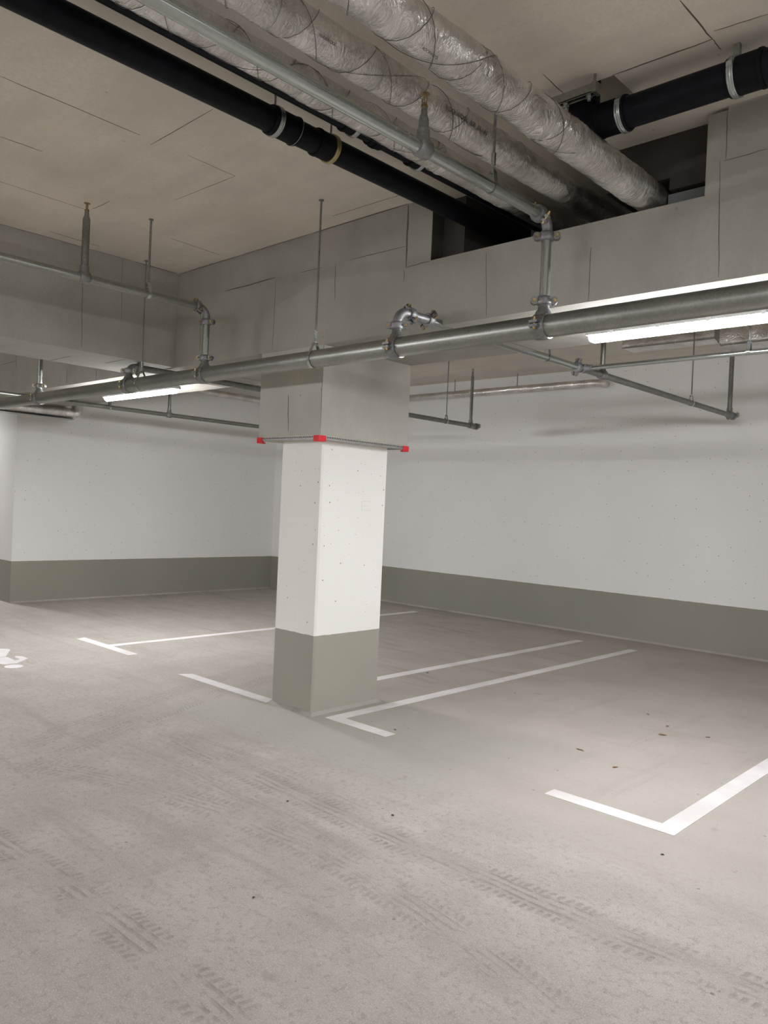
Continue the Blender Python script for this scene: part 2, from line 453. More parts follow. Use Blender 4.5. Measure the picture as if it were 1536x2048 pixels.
def hanger(x, y, zp, R, ztop, label, rod_r=.0065, axis='x', sleeve=True, base=True):
    """threaded rod from the ceiling with a pear-shaped strap round a pipe of radius R at height zp"""
    t = thing('pipe_hanger', (x, y, ztop), label, 'pipe hanger', 'rod hangers of the sprinkler pipes')
    zt = zp+R+.045
    MB().tube([(x, y, zt+.01), (x, y, ztop)], rod_r, 10).build('rod', M['dark_steel'], t, True)
    if sleeve:
        MB().lathe((x, y, zt+.055), (0, 0, 1), [(-.03, rod_r+.001), (-.028, rod_r+.004), (.028, rod_r+.004), (.03, rod_r+.001)], 6).build('sleeve_nut', M['galv_bright'], t, True)
    if base:
        MB().lathe((x, y, ztop), (0, 0, 1), [(-.006, .017), (-.0005, .017)], 12).build('ceiling_anchor', M['dark_steel'], t, True)
    sx = Vector((1, 0, 0)) if axis == 'x' else Vector((0, 1, 0))       # pipe direction
    sd = Vector((0, 1, 0)) if axis == 'x' else Vector((-1, 0, 0))
    c = Vector((x, y, zp)); r = R+.003; w = .0125
    pts = []
    pts.append(Vector((0, 0, 1))*(r+.045)+sd*.010)
    for i in range(27):
        a = math.radians(50-(i*(280/26))); pts.append(sd*math.cos(a)*r+Vector((0, 0, 1))*math.sin(a)*r)
    pts.append(Vector((0, 0, 1))*(r+.045)-sd*.010)
    b = MB(); o = len(b.v)
    for i, p in enumerate(pts):
        p2 = pts[min(i+1, len(pts)-1)]-pts[max(i-1, 0)]; nrm = p2.cross(sx).normalized()
        for (aa, bb) in ((-w, -.0012), (w, -.0012), (w, .0012), (-w, .0012)):
            b.v.append(c+p+sx*aa+nrm*bb)
    for i in range(len(pts)-1):
        for k in range(4):
            k2 = (k+1) % 4; b.f.append((i*4+k, (i+1)*4+k, (i+1)*4+k2, i*4+k2))
    b.f += [(0, 1, 2, 3), tuple(reversed([len(b.v)-4+k for k in range(4)]))]
    b.build('pipe_strap', M['galv_bright'], t, True)
    MB().lathe((x, y, zt), (0, 0, 1), [(-.008, .011), (.010, .011)], 6).build('nut', M['galv_bright'], t, True)
    return t

# ------------------------------------------------------------------ structure
ZC, ZB, ZS = 3.485, 3.47, 2.67          # aisle ceiling, rear bay ceiling, beam soffit
YF, YK, YBK = 3.727, 3.84, 4.67         # beam front face, raw concrete behind the boards, beam back face
XL, YW = -11.0, 9.38
ZTOP = 3.75
tag(MB().box(-20, 8, -8, 9.6, -0.15, 0).build('floor', M['floor']), kind='structure')
# ceilings with a hole for the soil pipe
hx0, hx1, hy0, hy1 = -2.12, -1.702, 3.163, 3.50
b = MB()
b.box(-20, hx0, -8, YF, ZC, ZTOP); b.box(hx1, 8, -8, YF, ZC, ZTOP)
b.box(hx0, hx1, -8, hy0, ZC, ZTOP); b.box(hx0, hx1, hy1, YF, ZC, ZTOP)
b.box(hx0-.02, hx1+.02, hy0-.02, hy1+.02, ZTOP-.002, ZTOP+.05)
b.box(-20, 8, YF+.0, 9.6, ZTOP, ZTOP+.05)
b.box(-20, 8, YBK, 9.6, ZB, ZTOP)
b.box(-20, 8, YF, YBK, ZC+.0, ZTOP)
ceil = tag(b.build('ceiling', M['ceil']), kind='structure')
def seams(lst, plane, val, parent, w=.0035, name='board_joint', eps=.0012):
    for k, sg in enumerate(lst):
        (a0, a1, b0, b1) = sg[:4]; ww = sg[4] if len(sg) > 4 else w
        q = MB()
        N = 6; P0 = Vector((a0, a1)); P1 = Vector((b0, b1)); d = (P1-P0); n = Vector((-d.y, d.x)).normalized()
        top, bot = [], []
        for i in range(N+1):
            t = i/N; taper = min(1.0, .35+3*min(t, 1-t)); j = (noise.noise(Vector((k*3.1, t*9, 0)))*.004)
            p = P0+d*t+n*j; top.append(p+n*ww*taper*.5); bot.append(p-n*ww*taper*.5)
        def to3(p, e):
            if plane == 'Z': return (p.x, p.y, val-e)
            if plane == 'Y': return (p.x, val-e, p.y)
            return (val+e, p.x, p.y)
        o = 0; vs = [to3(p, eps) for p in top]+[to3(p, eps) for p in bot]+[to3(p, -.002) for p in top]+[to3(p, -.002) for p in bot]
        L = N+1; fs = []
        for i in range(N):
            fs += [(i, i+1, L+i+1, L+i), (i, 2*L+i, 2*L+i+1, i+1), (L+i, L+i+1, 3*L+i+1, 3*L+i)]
        q.add(vs, fs); q.build(name, M['joint_shade'], parent)
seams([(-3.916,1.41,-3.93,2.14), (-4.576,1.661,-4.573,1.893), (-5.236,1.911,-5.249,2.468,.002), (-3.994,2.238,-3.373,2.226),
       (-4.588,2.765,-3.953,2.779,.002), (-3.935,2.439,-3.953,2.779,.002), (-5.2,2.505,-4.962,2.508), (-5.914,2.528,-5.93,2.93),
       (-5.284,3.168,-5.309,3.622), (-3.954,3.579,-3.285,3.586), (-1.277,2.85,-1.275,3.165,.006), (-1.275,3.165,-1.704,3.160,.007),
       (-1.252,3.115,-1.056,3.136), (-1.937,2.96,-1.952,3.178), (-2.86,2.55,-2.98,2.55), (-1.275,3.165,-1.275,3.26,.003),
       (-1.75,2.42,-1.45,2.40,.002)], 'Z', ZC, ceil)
# shade strip where the ceiling meets the beam, irregular
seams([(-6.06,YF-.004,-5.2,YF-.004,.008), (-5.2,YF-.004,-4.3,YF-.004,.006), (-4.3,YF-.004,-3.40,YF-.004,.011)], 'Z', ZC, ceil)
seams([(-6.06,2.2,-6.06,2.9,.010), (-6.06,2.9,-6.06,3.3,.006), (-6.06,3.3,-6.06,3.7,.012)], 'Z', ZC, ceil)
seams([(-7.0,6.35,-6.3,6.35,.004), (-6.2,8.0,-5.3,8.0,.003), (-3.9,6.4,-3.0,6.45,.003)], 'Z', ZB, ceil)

# main beam along x, clad in boards, with the notch where the pipes pass
nx0, nx1, nz0 = -3.195, -1.503, 3.087
bm = thing('ceiling_beam', (-4.5, YF, ZS), 'long board-clad grey beam over the pillar, notched where the foil pipes pass', 'beam')
poly = [(-14, ZS), (8, ZS), (8, ZC), (-1.41, ZC), (-1.41, 3.466), (nx1, 3.466), (nx1, nz0), (nx0, nz0), (nx0, ZC), (-14, ZC)]
b = MB(); n = len(poly)
b.v = [Vector((x, YF, z)) for x, z in poly]+[Vector((x, YK, z)) for x, z in poly]
b.f = [(0, 1, 6, 7, 8, 9), (1, 2, 3, 4, 5, 6), (19, 18, 17, 16, 11, 10), (16, 15, 14, 13, 12, 11)]
for i in range(n):
    j = (i+1) % n; b.f.append((i, n+i, n+j, j))
front = b.build('front_board', M['beam'], bm)
sof = MB().box(-14, 8, YK, YBK, ZS, ZS+.10).build('soffit_board', M['beam'], bm)
MB().box(-14, 8, YBK-.10, YBK, ZS+.10, ZTOP-.02).build('back_board', M['beam'], bm)
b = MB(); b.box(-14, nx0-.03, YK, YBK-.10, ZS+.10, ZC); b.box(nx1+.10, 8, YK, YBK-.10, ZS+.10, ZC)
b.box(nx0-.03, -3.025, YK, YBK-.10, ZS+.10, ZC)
b.box(nx0, nx0+.004, YF+.003, YK, nz0+.002, ZC)  # thin dark sheet over the board's cut edge at the notch
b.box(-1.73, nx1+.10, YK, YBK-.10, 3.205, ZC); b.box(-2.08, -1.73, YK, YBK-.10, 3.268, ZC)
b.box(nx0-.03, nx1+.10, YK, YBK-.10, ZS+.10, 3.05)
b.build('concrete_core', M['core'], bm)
MB().box(-1.735, -1.41, YK+.004, YK+.02, 3.052, 3.184).build('inner_board', M['core2'], bm)
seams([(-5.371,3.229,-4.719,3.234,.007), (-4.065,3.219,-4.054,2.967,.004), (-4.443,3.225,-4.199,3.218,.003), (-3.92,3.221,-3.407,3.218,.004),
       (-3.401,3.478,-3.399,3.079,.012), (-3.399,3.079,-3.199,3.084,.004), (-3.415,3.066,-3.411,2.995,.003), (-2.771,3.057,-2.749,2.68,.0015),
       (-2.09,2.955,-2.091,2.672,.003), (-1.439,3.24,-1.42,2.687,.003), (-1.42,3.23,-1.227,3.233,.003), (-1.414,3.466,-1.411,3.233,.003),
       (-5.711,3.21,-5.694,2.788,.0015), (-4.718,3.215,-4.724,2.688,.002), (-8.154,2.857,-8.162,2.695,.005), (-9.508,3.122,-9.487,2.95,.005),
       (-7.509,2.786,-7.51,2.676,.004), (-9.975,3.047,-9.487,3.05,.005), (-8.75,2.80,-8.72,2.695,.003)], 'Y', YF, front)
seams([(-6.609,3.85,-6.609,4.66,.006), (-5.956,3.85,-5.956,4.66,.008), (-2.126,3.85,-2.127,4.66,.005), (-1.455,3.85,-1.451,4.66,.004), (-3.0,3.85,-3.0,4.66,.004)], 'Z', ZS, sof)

# beam along y on the left
lb = thing('ceiling_beam', (-6.074, 0, ZS), 'board-clad grey cross beam at the left, butting into the long beam over the pillar', 'beam')
lm = MB().box(-6.80, -6.074, -3.4, YF-.002, ZS+.004, ZC).build('board_casing', M['beam'], lb)
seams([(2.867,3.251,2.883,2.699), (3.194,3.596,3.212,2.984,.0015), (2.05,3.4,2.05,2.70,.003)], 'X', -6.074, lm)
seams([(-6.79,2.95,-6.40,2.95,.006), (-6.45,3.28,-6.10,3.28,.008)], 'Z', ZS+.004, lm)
# unseen beams carrying lamps; the right cross beam is added for its lamp
ab = thing('ceiling_beam', (0, -3.4, ZS), 'board-clad beam across the hall behind the viewpoint', 'beam')
MB().box(-14, 8, -4.35, -3.4, ZS, ZC).build('board_casing', M['beam'], ab)
rb = thing('ceiling_beam', (2.6, 0, ZS), 'added board-clad cross beam, unseen, to the right of the viewpoint', 'beam')
MB().box(2.6, 3.3, -3.4, YF-.002, ZS, ZC).build('board_casing', M['beam'], rb)  # casing of the added, unseen cross beam

# walls
tag(MB().box(-12, 8.2, YW, YW+.25, 0, ZTOP).build('wall_right', M['wall']), kind='structure')
wl = MB(); wl.box(-16, XL, 4.36, YW, 0, ZTOP)
tag(wl.build('wall_left', M['wall']), kind='structure')
tag(MB().box(XL, -10.72, 8.86, YW, 0, ZTOP).build('wall_corner', M['wall']), kind='structure')
tag(MB().box(-20.2, -20, -8, 4.36, 0, ZTOP).build('wall_far', M['wall']), kind='structure')
tag(MB().box(-20.2, -16, 4.36, 4.6, 0, ZTOP).build('wall_end', M['wall']), kind='structure')
tag(MB().box(-20.2, 8.2, -8.2, -8, 0, ZTOP).build('wall_back', M['wall']), kind='structure')
tag(MB().box(8, 8.2, -8, YW, 0, ZTOP).build('wall_front', M['wall']), kind='structure')
def cove(name, pts):
    b = MB(); b.add(pts, [(0, 1, 2), (3, 5, 4), (0, 3, 4, 1), (1, 4, 5, 2), (2, 5, 3, 0)])
    tag(b.build(name, M['floor']), kind='structure')
c_ = .022
cove('baseboard_right', [(-10.72, YW, 0), (-10.72, YW-c_, 0), (-10.72, YW, c_), (8, YW, 0), (8, YW-c_, 0), (8, YW, c_)])
cove('baseboard_left', [(XL, 4.36, 0), (XL+c_, 4.36, 0), (XL, 4.36, c_), (XL, 8.86, 0), (XL+c_, 8.86, 0), (XL, 8.86, c_)])

# ------------------------------------------------------------------ pillar
px0, px1, py0, py1 = -4.713, -4.245, 3.850, 4.545
ch = .014
pill = thing('pillar', (-4.48, 4.2, 0), 'square white painted concrete pillar with olive grey foot in the parking bays', 'pillar')
oct_ = [(px0+ch, py0), (px1-ch, py0), (px1, py0+ch), (px1, py1-ch), (px1-ch, py1), (px0+ch, py1), (px0, py1-ch), (px0, py0+ch)]
MB().prism(oct_, 0, 2.60).build('shaft', M['pillar'], pill)
b = MB()
f0, f1 = (px0-.022, px1+.022), (py0-.022, py1+.022)
vs = [(f0[0], f1[0], 0), (f0[1], f1[0], 0), (f0[1], f1[1], 0), (f0[0], f1[1], 0), (px0, py0, .024), (px1, py0, .024), (px1, py1, .024), (px0, py1, .024)]
b.add(vs, [(0, 1, 5, 4), (1, 2, 6, 5), (2, 3, 7, 6), (3, 0, 4, 7), (4, 5, 6, 7), (3, 2, 1, 0)])
b.build('foot_fillet', M['floor'], pill)
b = MB()
yy0, yy1, zz0, zz1 = 4.274, 4.375, 1.509, 1.578
for (a0, a1, c0, c1) in ((yy0, yy1, zz1, zz1+.0012), (yy0, yy1, zz0, zz0+.0012), (yy0, yy0+.0012, zz0, zz1), (yy0+.01, yy0+.06, zz0+.034, zz0+.035)):
    b.box(px1-.001, px1+.0006, a0, a1, c0, c1)
b.build('pencilled_rectangle', M['pencil'], pill)

# cladding box round the pillar head
bx0, bx1, by0, by1, bz0 = -4.845, -4.150, 3.725, 4.660, 2.005
cb = thing('pillar_casing', (-4.5, 4.2, bz0), 'grey board casing boxed around the pillar head under the long beam', 'casing')
t_ = px0-bx0
b = MB()
b.box(bx0, px0-.003, by0, by1, bz0, ZS-.001); b.box(px1+.003, bx1, by0, by1, bz0, ZS-.001)
b.box(px0-.003, px1+.003, by0, py0-.003, bz0, ZS-.001); b.box(px0-.003, px1+.003, py1+.003, by1, bz0, ZS-.001)
cbo = b.build('board_casing', M['casing'], cb)
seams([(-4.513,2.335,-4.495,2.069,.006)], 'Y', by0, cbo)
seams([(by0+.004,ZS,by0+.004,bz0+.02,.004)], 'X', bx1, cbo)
# perforated corner beads along the lower edges
for (ax, lo, hi) in (('x', bx0, bx1), ('y', by0, by1)):
    b = MB(); h = MB()
    n = int((hi-lo)/.016)
    if ax == 'x':
        b.box(lo, hi, by0-.0025, by0, bz0-.002, bz0+.026); b.box(lo, hi, by0-.0025, by0+.026, bz0-.003, bz0)
        for i in range(n):
            u = lo+(i+.5)*(hi-lo)/n; h.box(u-.0045, u+.0045, by0-.0032, by0-.002, bz0+.007, bz0+.020)
    else:
        b.box(bx1, bx1+.0025, lo, hi, bz0-.002, bz0+.026); b.box(bx1-.026, bx1+.0025, lo, hi, bz0-.003, bz0)
        for i in range(n):
            u = lo+(i+.5)*(hi-lo)/n; h.box(bx1+.002, bx1+.0032, u-.0045, u+.0045, bz0+.007, bz0+.020)
    q = b.build('corner_bead', M['bead'], cb)
    h.build('punched_slots', M['beadhole'], q)
MB().box(bx0, bx1, by1, by1+.0025, bz0-.002, bz0+.026).build('corner_bead', M['bead'], cb)
def redcap(x, y, dx, dy):
    """rounded plastic corner protector wrapping a lower corner"""
    b = MB(); l = .055; t = .012; r = .010
    def P(u, v): return (x+dx*u, y+dy*v)
    pts = [(-l, .0), (-l, t)]+[(t-r+r*math.sin(a), t-r+r*math.cos(a)) for a in [i*PI/2/6 for i in range(7)]]+[(t, -l), (0, -l), (0, 0)]
    poly = [P(*q) for q in pts]
    if dx*dy > 0: poly = poly[::-1]
    b.prism(poly, bz0-.018, bz0+.024)
    pb = [P(*q) for q in [(-l, t-.004), (t-.004, t-.004), (t-.004, -l), (-.02, -l), (-l, -.02)]]
    if dx*dy > 0: pb = pb[::-1]
    b.prism(pb, bz0-.020, bz0-.010)
    o = b.build('corner_cap', M['red'], cb); o['label'] = 'red plastic corner cap'
    md = o.modifiers.new('soft edges', 'BEVEL'); md.width = .003; md.segments = 2
redcap(bx1, by0, 1, -1); redcap(bx0, by0, -1, -1); redcap(bx1, by1, 1, 1); redcap(bx0, by1, -1, 1)

# ------------------------------------------------------------------ painted floor marks
def mark(label, polys, cat='parking line', grp='white parking bay lines'):
    b = MB()
    for p in polys: b.prism(p, 0.0003, 0.0022)
    o = b.build('parking_line', M['paint'], origin=(polys[0][0][0], polys[0][0][1], 0))
    return tag(o, label, cat, grp)
w = .105
def Lmark(xo, y0, y1, xe):     # long line between x=xo-w..xo, tick running to xe along x
    if xe < xo-w: return [(xo-w, y0+w), (xe, y0+w), (xe, y0), (xo, y0), (xo, y1), (xo-w, y1)][::-1]
    return [(xo-w, y0), (xe, y0), (xe, y0+w), (xo, y0+w), (xo, y1), (xo-w, y1)]
mark('white L-shaped bay line in the right foreground, running out of the picture', [Lmark(-1.54, 3.815, 8.72, -2.27)])
mark('white L-shaped bay line starting at the pillar foot, its short arm towards the viewer', [Lmark(-4.15+.105, 3.895, 8.72, -3.55)])
mark('straight white bay line emerging from behind the pillar, second behind the near one', [[(-4.86, 4.60), (-4.755, 4.60), (-4.755, 8.76), (-4.86, 8.76)]])
mark('faded short white line running left from the pillar foot', [[(-5.96, 3.82), (-4.73, 3.82), (-4.73, 3.925), (-5.90, 3.925)]])
mark('white T-shaped bay line far left, long arm running behind the pillar', [[(-8.0, 3.88), (-6.93, 3.88), (-6.93, 3.985), (-7.42, 3.985), (-7.42, 6.9), (-7.525, 6.9), (-7.525, 3.985), (-8.05, 3.985)]])
mark('short end of a white bay line right of the pillar, farthest from the viewer', [[(-7.66, 7.2), (-7.555, 7.2), (-7.555, 8.90), (-7.66, 8.90)]])
b = MB()
A = [(-7.62,2.60), (-7.458,2.891), (-7.453,2.953), (-7.26,2.947), (-7.28,2.995), (-7.326,3.008), (-7.417,3.006), (-7.458,3.03), (-7.409,3.074), (-7.291,3.077), (-7.131,2.906), (-7.143,2.816), (-7.192,2.79), (-7.20,2.60), (-7.30,2.40), (-7.5,2.40)]
Bp = [(-7.86,2.93), (-7.87,3.06), (-7.808,3.115), (-7.758,3.098), (-7.478,2.95), (-7.478,2.90), (-7.6,2.74), (-7.8,2.74)]
b.prism(A[::-1], .0003, .0022); b.prism(Bp, .0003, .0022)
b.prism([(-7.025+.075*math.cos(a), 2.842+.075*math.sin(a)) for a in [i*2*PI/28 for i in range(28)]], .0003, .0022)
tag(b.build('floor_symbol', M['paint'], origin=(-7.3, 2.9, 0)), 'white painted figure symbol on the floor at the left edge', 'floor symbol')

# ------------------------------------------------------------------ lamps
def make_lamp(L=1.42):
    t = thing('batten_lamp', (0, 0, 0), 'lit batten lamp', 'lamp', 'batten lamps under the long beam')
    b = MB()
    prof = [(-.040, -.035), (-.046, -.062), (-.046, -.068), (.046, -.068), (.046, -.062), (.040, -.035)]
    x0, x1 = -L/2, L/2
    vs = [(x0, y, z) for y, z in prof]+[(x1, y, z) for y, z in prof]; n = 6
    b.add(vs, [tuple(range(n)), tuple(reversed(range(n, 2*n)))]+[(i, n+i, n+(i+1) % n, (i+1) % n) for i in range(n)])
    b.build('housing', M['lampbody'], t)
    d = MB(); pr = [(.040*math.cos(a), -.068+.040*math.sin(a)) for a in [-PI*i/12 for i in range(13)]]
    n = 13; X_ = [x0+.006, x0+.03, x1-.03, x1-.006]; sc = [.72, 1, 1, .72]
    vs = [(X_[j], y*sc[j], -.068+(z+.068)*sc[j]) for j in range(4) for y, z in pr]
    fs = [tuple(reversed(range(n))), tuple(range(3*n, 4*n))]
    for j in range(3):
        fs += [(j*n+i, j*n+(i+1) % n, (j+1)*n+(i+1) % n, (j+1)*n+i) for i in range(n)]
    d.add(vs, fs); d.build('diffuser', M['tube'], t, True)
    for k in range(5):
        x = x0+.16+k*(L-.32)/4
        for s in (-1, 1):
            MB().box(x-.012, x+.012, s*.047-.002, s*.047+.002, -.074, -.046).build('clip', M['clip'], t)
    for s in (-1, 1):
        MB().box(s*L*.33-.02, s*L*.33+.02, -.02, .02, -.037, -.0005).build('mounting_bracket', M['galv'], t)
    return t
l0 = make_lamp()
l0.location = (-1.625, 4.2, ZS)
l0['label'] = 'long lit batten lamp under the beam at the right, above the parking bay'
def more(x, y, label, yes=True):
    c = copy_tree(l0); c.location = (x, y, ZS); c['label'] = label
more(-7.50, 4.2, 'lit batten lamp under the beam at the left, between two grey sprinkler branches')
more(4.25, 4.2, 'batten lamp under the long beam beyond the right of the picture')
for i, (x, nm) in enumerate(((-7.5, 'left'), (-1.6, 'middle'), (4.2, 'right'))):
    more(x, -3.87, 'batten lamp under the rear hall beam behind the viewpoint, %s of three' % nm)
more(-13.2, 4.0, 'batten lamp under the far left end of the long beam')
for y in (0.2,):
    c = copy_tree(l0); c.location = (2.95, y, ZS); c.rotation_euler = (0, 0, PI/2); c['label'] = 'added fill lamp, unseen, under the cross beam right of the viewpoint'  # unseen lamp added to put a bright streak on the foil pipes
c = copy_tree(l0); c.location = (-6.44, -0.9, ZS+.004); c.rotation_euler = (0, 0, PI/2); c['label'] = 'added fill lamp under the left cross beam, unseen outside the picture'  # unseen lamp added to brighten the pillar's left face

# ------------------------------------------------------------------ main sprinkler pipe with saddles
ym, zm, R = 3.345, 2.468, .0565
mp = thing('sprinkler_main_pipe', (-4, ym, zm), 'thick galvanised main pipe crossing the whole picture in front of the beam', 'pipe')
MB().tube([(-14, ym, zm), (2.5, ym, zm)], R, 36).build('pipe_run', M['galv'], mp, True)
def seam_line(x0, x1):      # rolled seam on the pipe
    b = MB(); a = math.radians(152); b.tube([(x0, ym-math.cos(math.radians(18))*R, zm+math.sin(math.radians(18))*R), (x1, ym-math.cos(math.radians(30))*R, zm+math.sin(math.radians(30))*R)], .0016, 5)
    b.build('weld_seam', M['dark_steel'], mp)
seam_line(-3.0, -2.5); seam_line(-1.25, -.9)
r_b, r_r = .027, .0245
for x in (-2.12, -3.10, -5.04, -6.16, -7.925): mech_tee(x, r_r, mp)

# branch over the notch (rises at the right, runs towards the viewer)
x = -2.12; zb = 3.0
t = thing('sprinkler_branch_pipe', (x, 2.4, zb), 'zinc sprinkler branch running overhead below the foil pipes, dropping at the right', 'pipe', 'sprinkler branches')
MB().tube([(x, -3.3, zb), (x, 3.255, zb)], r_b, 28).build('pipe_run', M['galv_bright'], t, True)
MB().tube([(x, 3.255, zb)]+[Vector((x, 3.345-.055+.055*math.sin(a), zb-.055+.055*math.cos(a))) for a in [PI/2*i/8 for i in range(9)]]+[(x, 3.345, 2.90)], r_b-.001, 24).build('elbow', M['fitting'], t, True)
coupling((x, 3.262, zb), (0, 1, 0), (.8, 0, -.6), r_b, t)
MB().tube([(x, 3.345, 2.571), (x, 3.345, 2.92)], r_r, 24).build('riser', M['galv_bright'], t, True)
coupling((x, 3.345, 2.912), (0, 0, 1), (.85, .5, 0), r_r, t)
coupling((x, 3.345, 2.594), (0, 0, 1), (.8, .6, 0), r_r, t)
riser(x, 2.392, zb+.012, 3.232, .021, t)

# left branch
x = -5.04; zb = 2.962
t = thing('sprinkler_branch_pipe', (x, 2.4, zb), 'grey sprinkler branch in the left ceiling bay, dropping to the main pipe', 'pipe', 'sprinkler branches')
MB().tube([(x, -3.3, zb), (x, 3.25, zb)], .0285, 24).build('pipe_run', M['galv'], t, True)
MB().tube([(x, 3.25, zb)]+[Vector((x, 3.345-.07+.07*math.sin(a), zb-.07+.07*math.cos(a))) for a in [PI/2*i/8 for i in range(9)]]+[(x, 3.345, 2.86)], r_b-.001, 24).build('elbow', M['fitting'], t, True)
coupling((x, 3.262, zb), (0, 1, 0), (.6, 0, -.8), r_b, t)
MB().tube([(x, 3.345, 2.571), (x, 3.345, 2.87)], r_r, 24).build('riser', M['galv'], t, True)
coupling((x, 3.345, 2.862), (0, 0, 1), (.9, .45, 0), r_r, t)
coupling((x, 3.345, 2.594), (0, 0, 1), (.9, .45, 0), r_r, t)
riser(x, 2.39, zb+.014, 3.462, .024, t)

# branch into the right bay
x = -3.10; zb = 2.682
t = thing('sprinkler_branch_pipe', (x, 6, zb), 'grey sprinkler branch rising from the main pipe over the pillar and crossing the right bay', 'pipe', 'sprinkler branches')
MB().tube([(x, 3.345, 2.571)]+[Vector((x, 3.345+.075-.075*math.cos(a), zb-.075+.075*math.sin(a))) for a in [PI/2*i/8 for i in range(9)]]+[(x, 3.47, zb)], r_b+.001, 24).build('elbow', M['fitting'], t, True)
coupling((x, 3.345, 2.594), (0, 0, 1), (.8, .6, 0), r_b, t)
coupling((x, 3.455, zb), (0, 1, 0), (.55, 0, -.84), r_b, t)
MB().tube([(x, 3.46, zb), (x, 3.62, zb)], r_b, 24).build('nipple', M['fitting'], t, True)
coupling((x, 3.625, zb), (0, 1, 0), (.8, 0, .6), r_b, t)
MB().tube([(x, 3.63, zb), (x, 5.40, zb)], r_b-.001, 24).build('pipe_run', M['galv_bright'], t, True)
MB().tube([(x, 5.40, zb), (x, 8.74, zb)], r_b-.001, 24).build('pipe_run', M['dark_steel'], t, True)
coupling((x, 5.40, zb), (0, 1, 0), (.3, 0, 1), r_b, t)
coupling((x, 8.72, zb), (0, 1, 0), (1, 0, .2), r_b, t)
MB().lathe((x, 8.74, zb), (0, 1, 0), [(0, r_b+.002), (.025, r_b+.002), (.03, r_b-.008)], 20).build('end_cap', M['fitting'], t, True)
riser(x, 5.80, zb+.012, 3.40, .021, t, mat='galv')
riser(x, 8.62, zb+.012, 3.44, .024, t)
MB().lathe((x, 5.472, zb), (1, 0, 0), [(.022, .034), (.045, .030), (.055, .024), (.09, .024), (.092, .018)], 20).build('outlet', M['fitting'], t, True)
MB().lathe((x, 5.472, zb), (0, 1, 0), [(-.03, .028), (-.03, .036), (.03, .036), (.03, .028)], 20).build('saddle', M['galv_bright'], t, True)
# side pipe off that branch
t = thing('sprinkler_side_pipe', (-2, 5.47, 2.686), 'thin bright zinc pipe teeing right off the right bay branch under the lamp', 'pipe')
MB().tube([(x+.093, 5.472, 2.68), (1.0, 5.472, 2.69)], .0175, 20).build('pipe_run', M['galv_bright'], t, True)
# branch behind the pillar
x = -6.16; zb = 2.632
t = thing('sprinkler_branch_pipe', (x, 6, zb), 'dark grey sprinkler branch passing behind the pillar casing, ending right of it', 'pipe', 'sprinkler branches')
MB().tube([(x, 3.345, 2.5705)]+[Vector((x, 3.345+.06-.06*math.cos(a), zb-.06+.06*math.sin(a))) for a in [PI/2*i/8 for i in range(9)]]+[(x, 3.43, zb)], r_b+.003, 24).build('elbow', M['fitting'], t, True)
coupling((x, 3.345, 2.592), (0, 0, 1), (.8, .6, 0), r_b, t)
coupling((x, 3.435, zb), (0, 1, 0), (.6, 0, .8), r_b, t)
MB().tube([(x, 3.44, zb), (x, 8.26, zb)], r_b, 24).build('pipe_run', M['dark_steel'], t, True)
coupling((x, 8.24, zb), (0, 1, 0), (1, 0, .1), r_b, t)
riser(x, 8.12, zb+.012, 3.37, .020, t)
# far left branch
x = -7.925
t = thing('sprinkler_riser_pipe', (x, ym, 2.6), 'short grey riser from the main pipe up behind the left cross beam', 'pipe')
MB().tube([(x, 3.345, 2.571), (x, 3.345, 2.93)], r_r, 20).build('riser', M['galv_bright'], t, True)
coupling((x, 3.345, 2.594), (0, 0, 1), (.8, .6, 0), r_r, t)
coupling((x, 3.345, 2.93), (0, 0, 1), (.8, .6, 0), r_r, t)
MB().tube([(x, 3.345, 2.93)]+[Vector((x, 3.345-.06+.06*math.cos(a), 2.96+.06*math.sin(a))) for a in [PI/2*i/6 for i in range(7)]]+[(x, -3.3, 3.02)], r_b, 20).build('pipe_run', M['galv'], t, True)
x = -9.3; zb = 2.631
t = thing('sprinkler_branch_pipe', (x, 6, zb), 'slim grey sprinkler branch in the left bay near the rear wall, passing below the lamp', 'pipe', 'sprinkler branches')
MB().tube([(x, -3.3, zb), (x, 8.5, zb)], r_b, 18).build('pipe_run', M['galv'], t, True)
riser(x, 5.653, zb+.012, 3.38, .021, t, mat='galv_bright')

# hangers
hanger(-3.807, ym, zm, R, ZC, 'long rod hanger carrying the main pipe in front of the pillar head')
hanger(-5.95, ym, zm, R, ZC, 'thin rod hanger carrying the main pipe left of the left branch drop', .005)
hanger(-5.04, 2.856, 2.962, .0285, ZC, 'rod hanger carrying the branch in the left ceiling bay', .0075, 'y')
hanger(-2.12, 2.876, 3.0, .027, ZC, 'rod hanger between the two right foil pipes, carrying the overhead branch', .0065, 'y')
hanger(-3.10, 7.60, 2.682, .026, ZB, 'slim rod hanger on the right bay branch near its far end', .006, 'y', False)
hanger(-3.10, 4.975, 2.682, .026, ZB, 'rod hanger on the right bay branch just behind the long beam', .006, 'y', False)
hanger(-1.86, 5.472, 2.688, .0175, ZB, 'rod hanger on the thin bright side pipe at the right edge', .0075, 'x', False)
hanger(-6.16, 7.62, 2.632, .027, ZB, 'slim rod hanger right of the pillar casing on the dark branch', .006, 'y', False)
hanger(-9.3, 4.81, 2.631, .027, ZB, 'small hanger on the far left branch below the left lamp', .006, 'y', False)

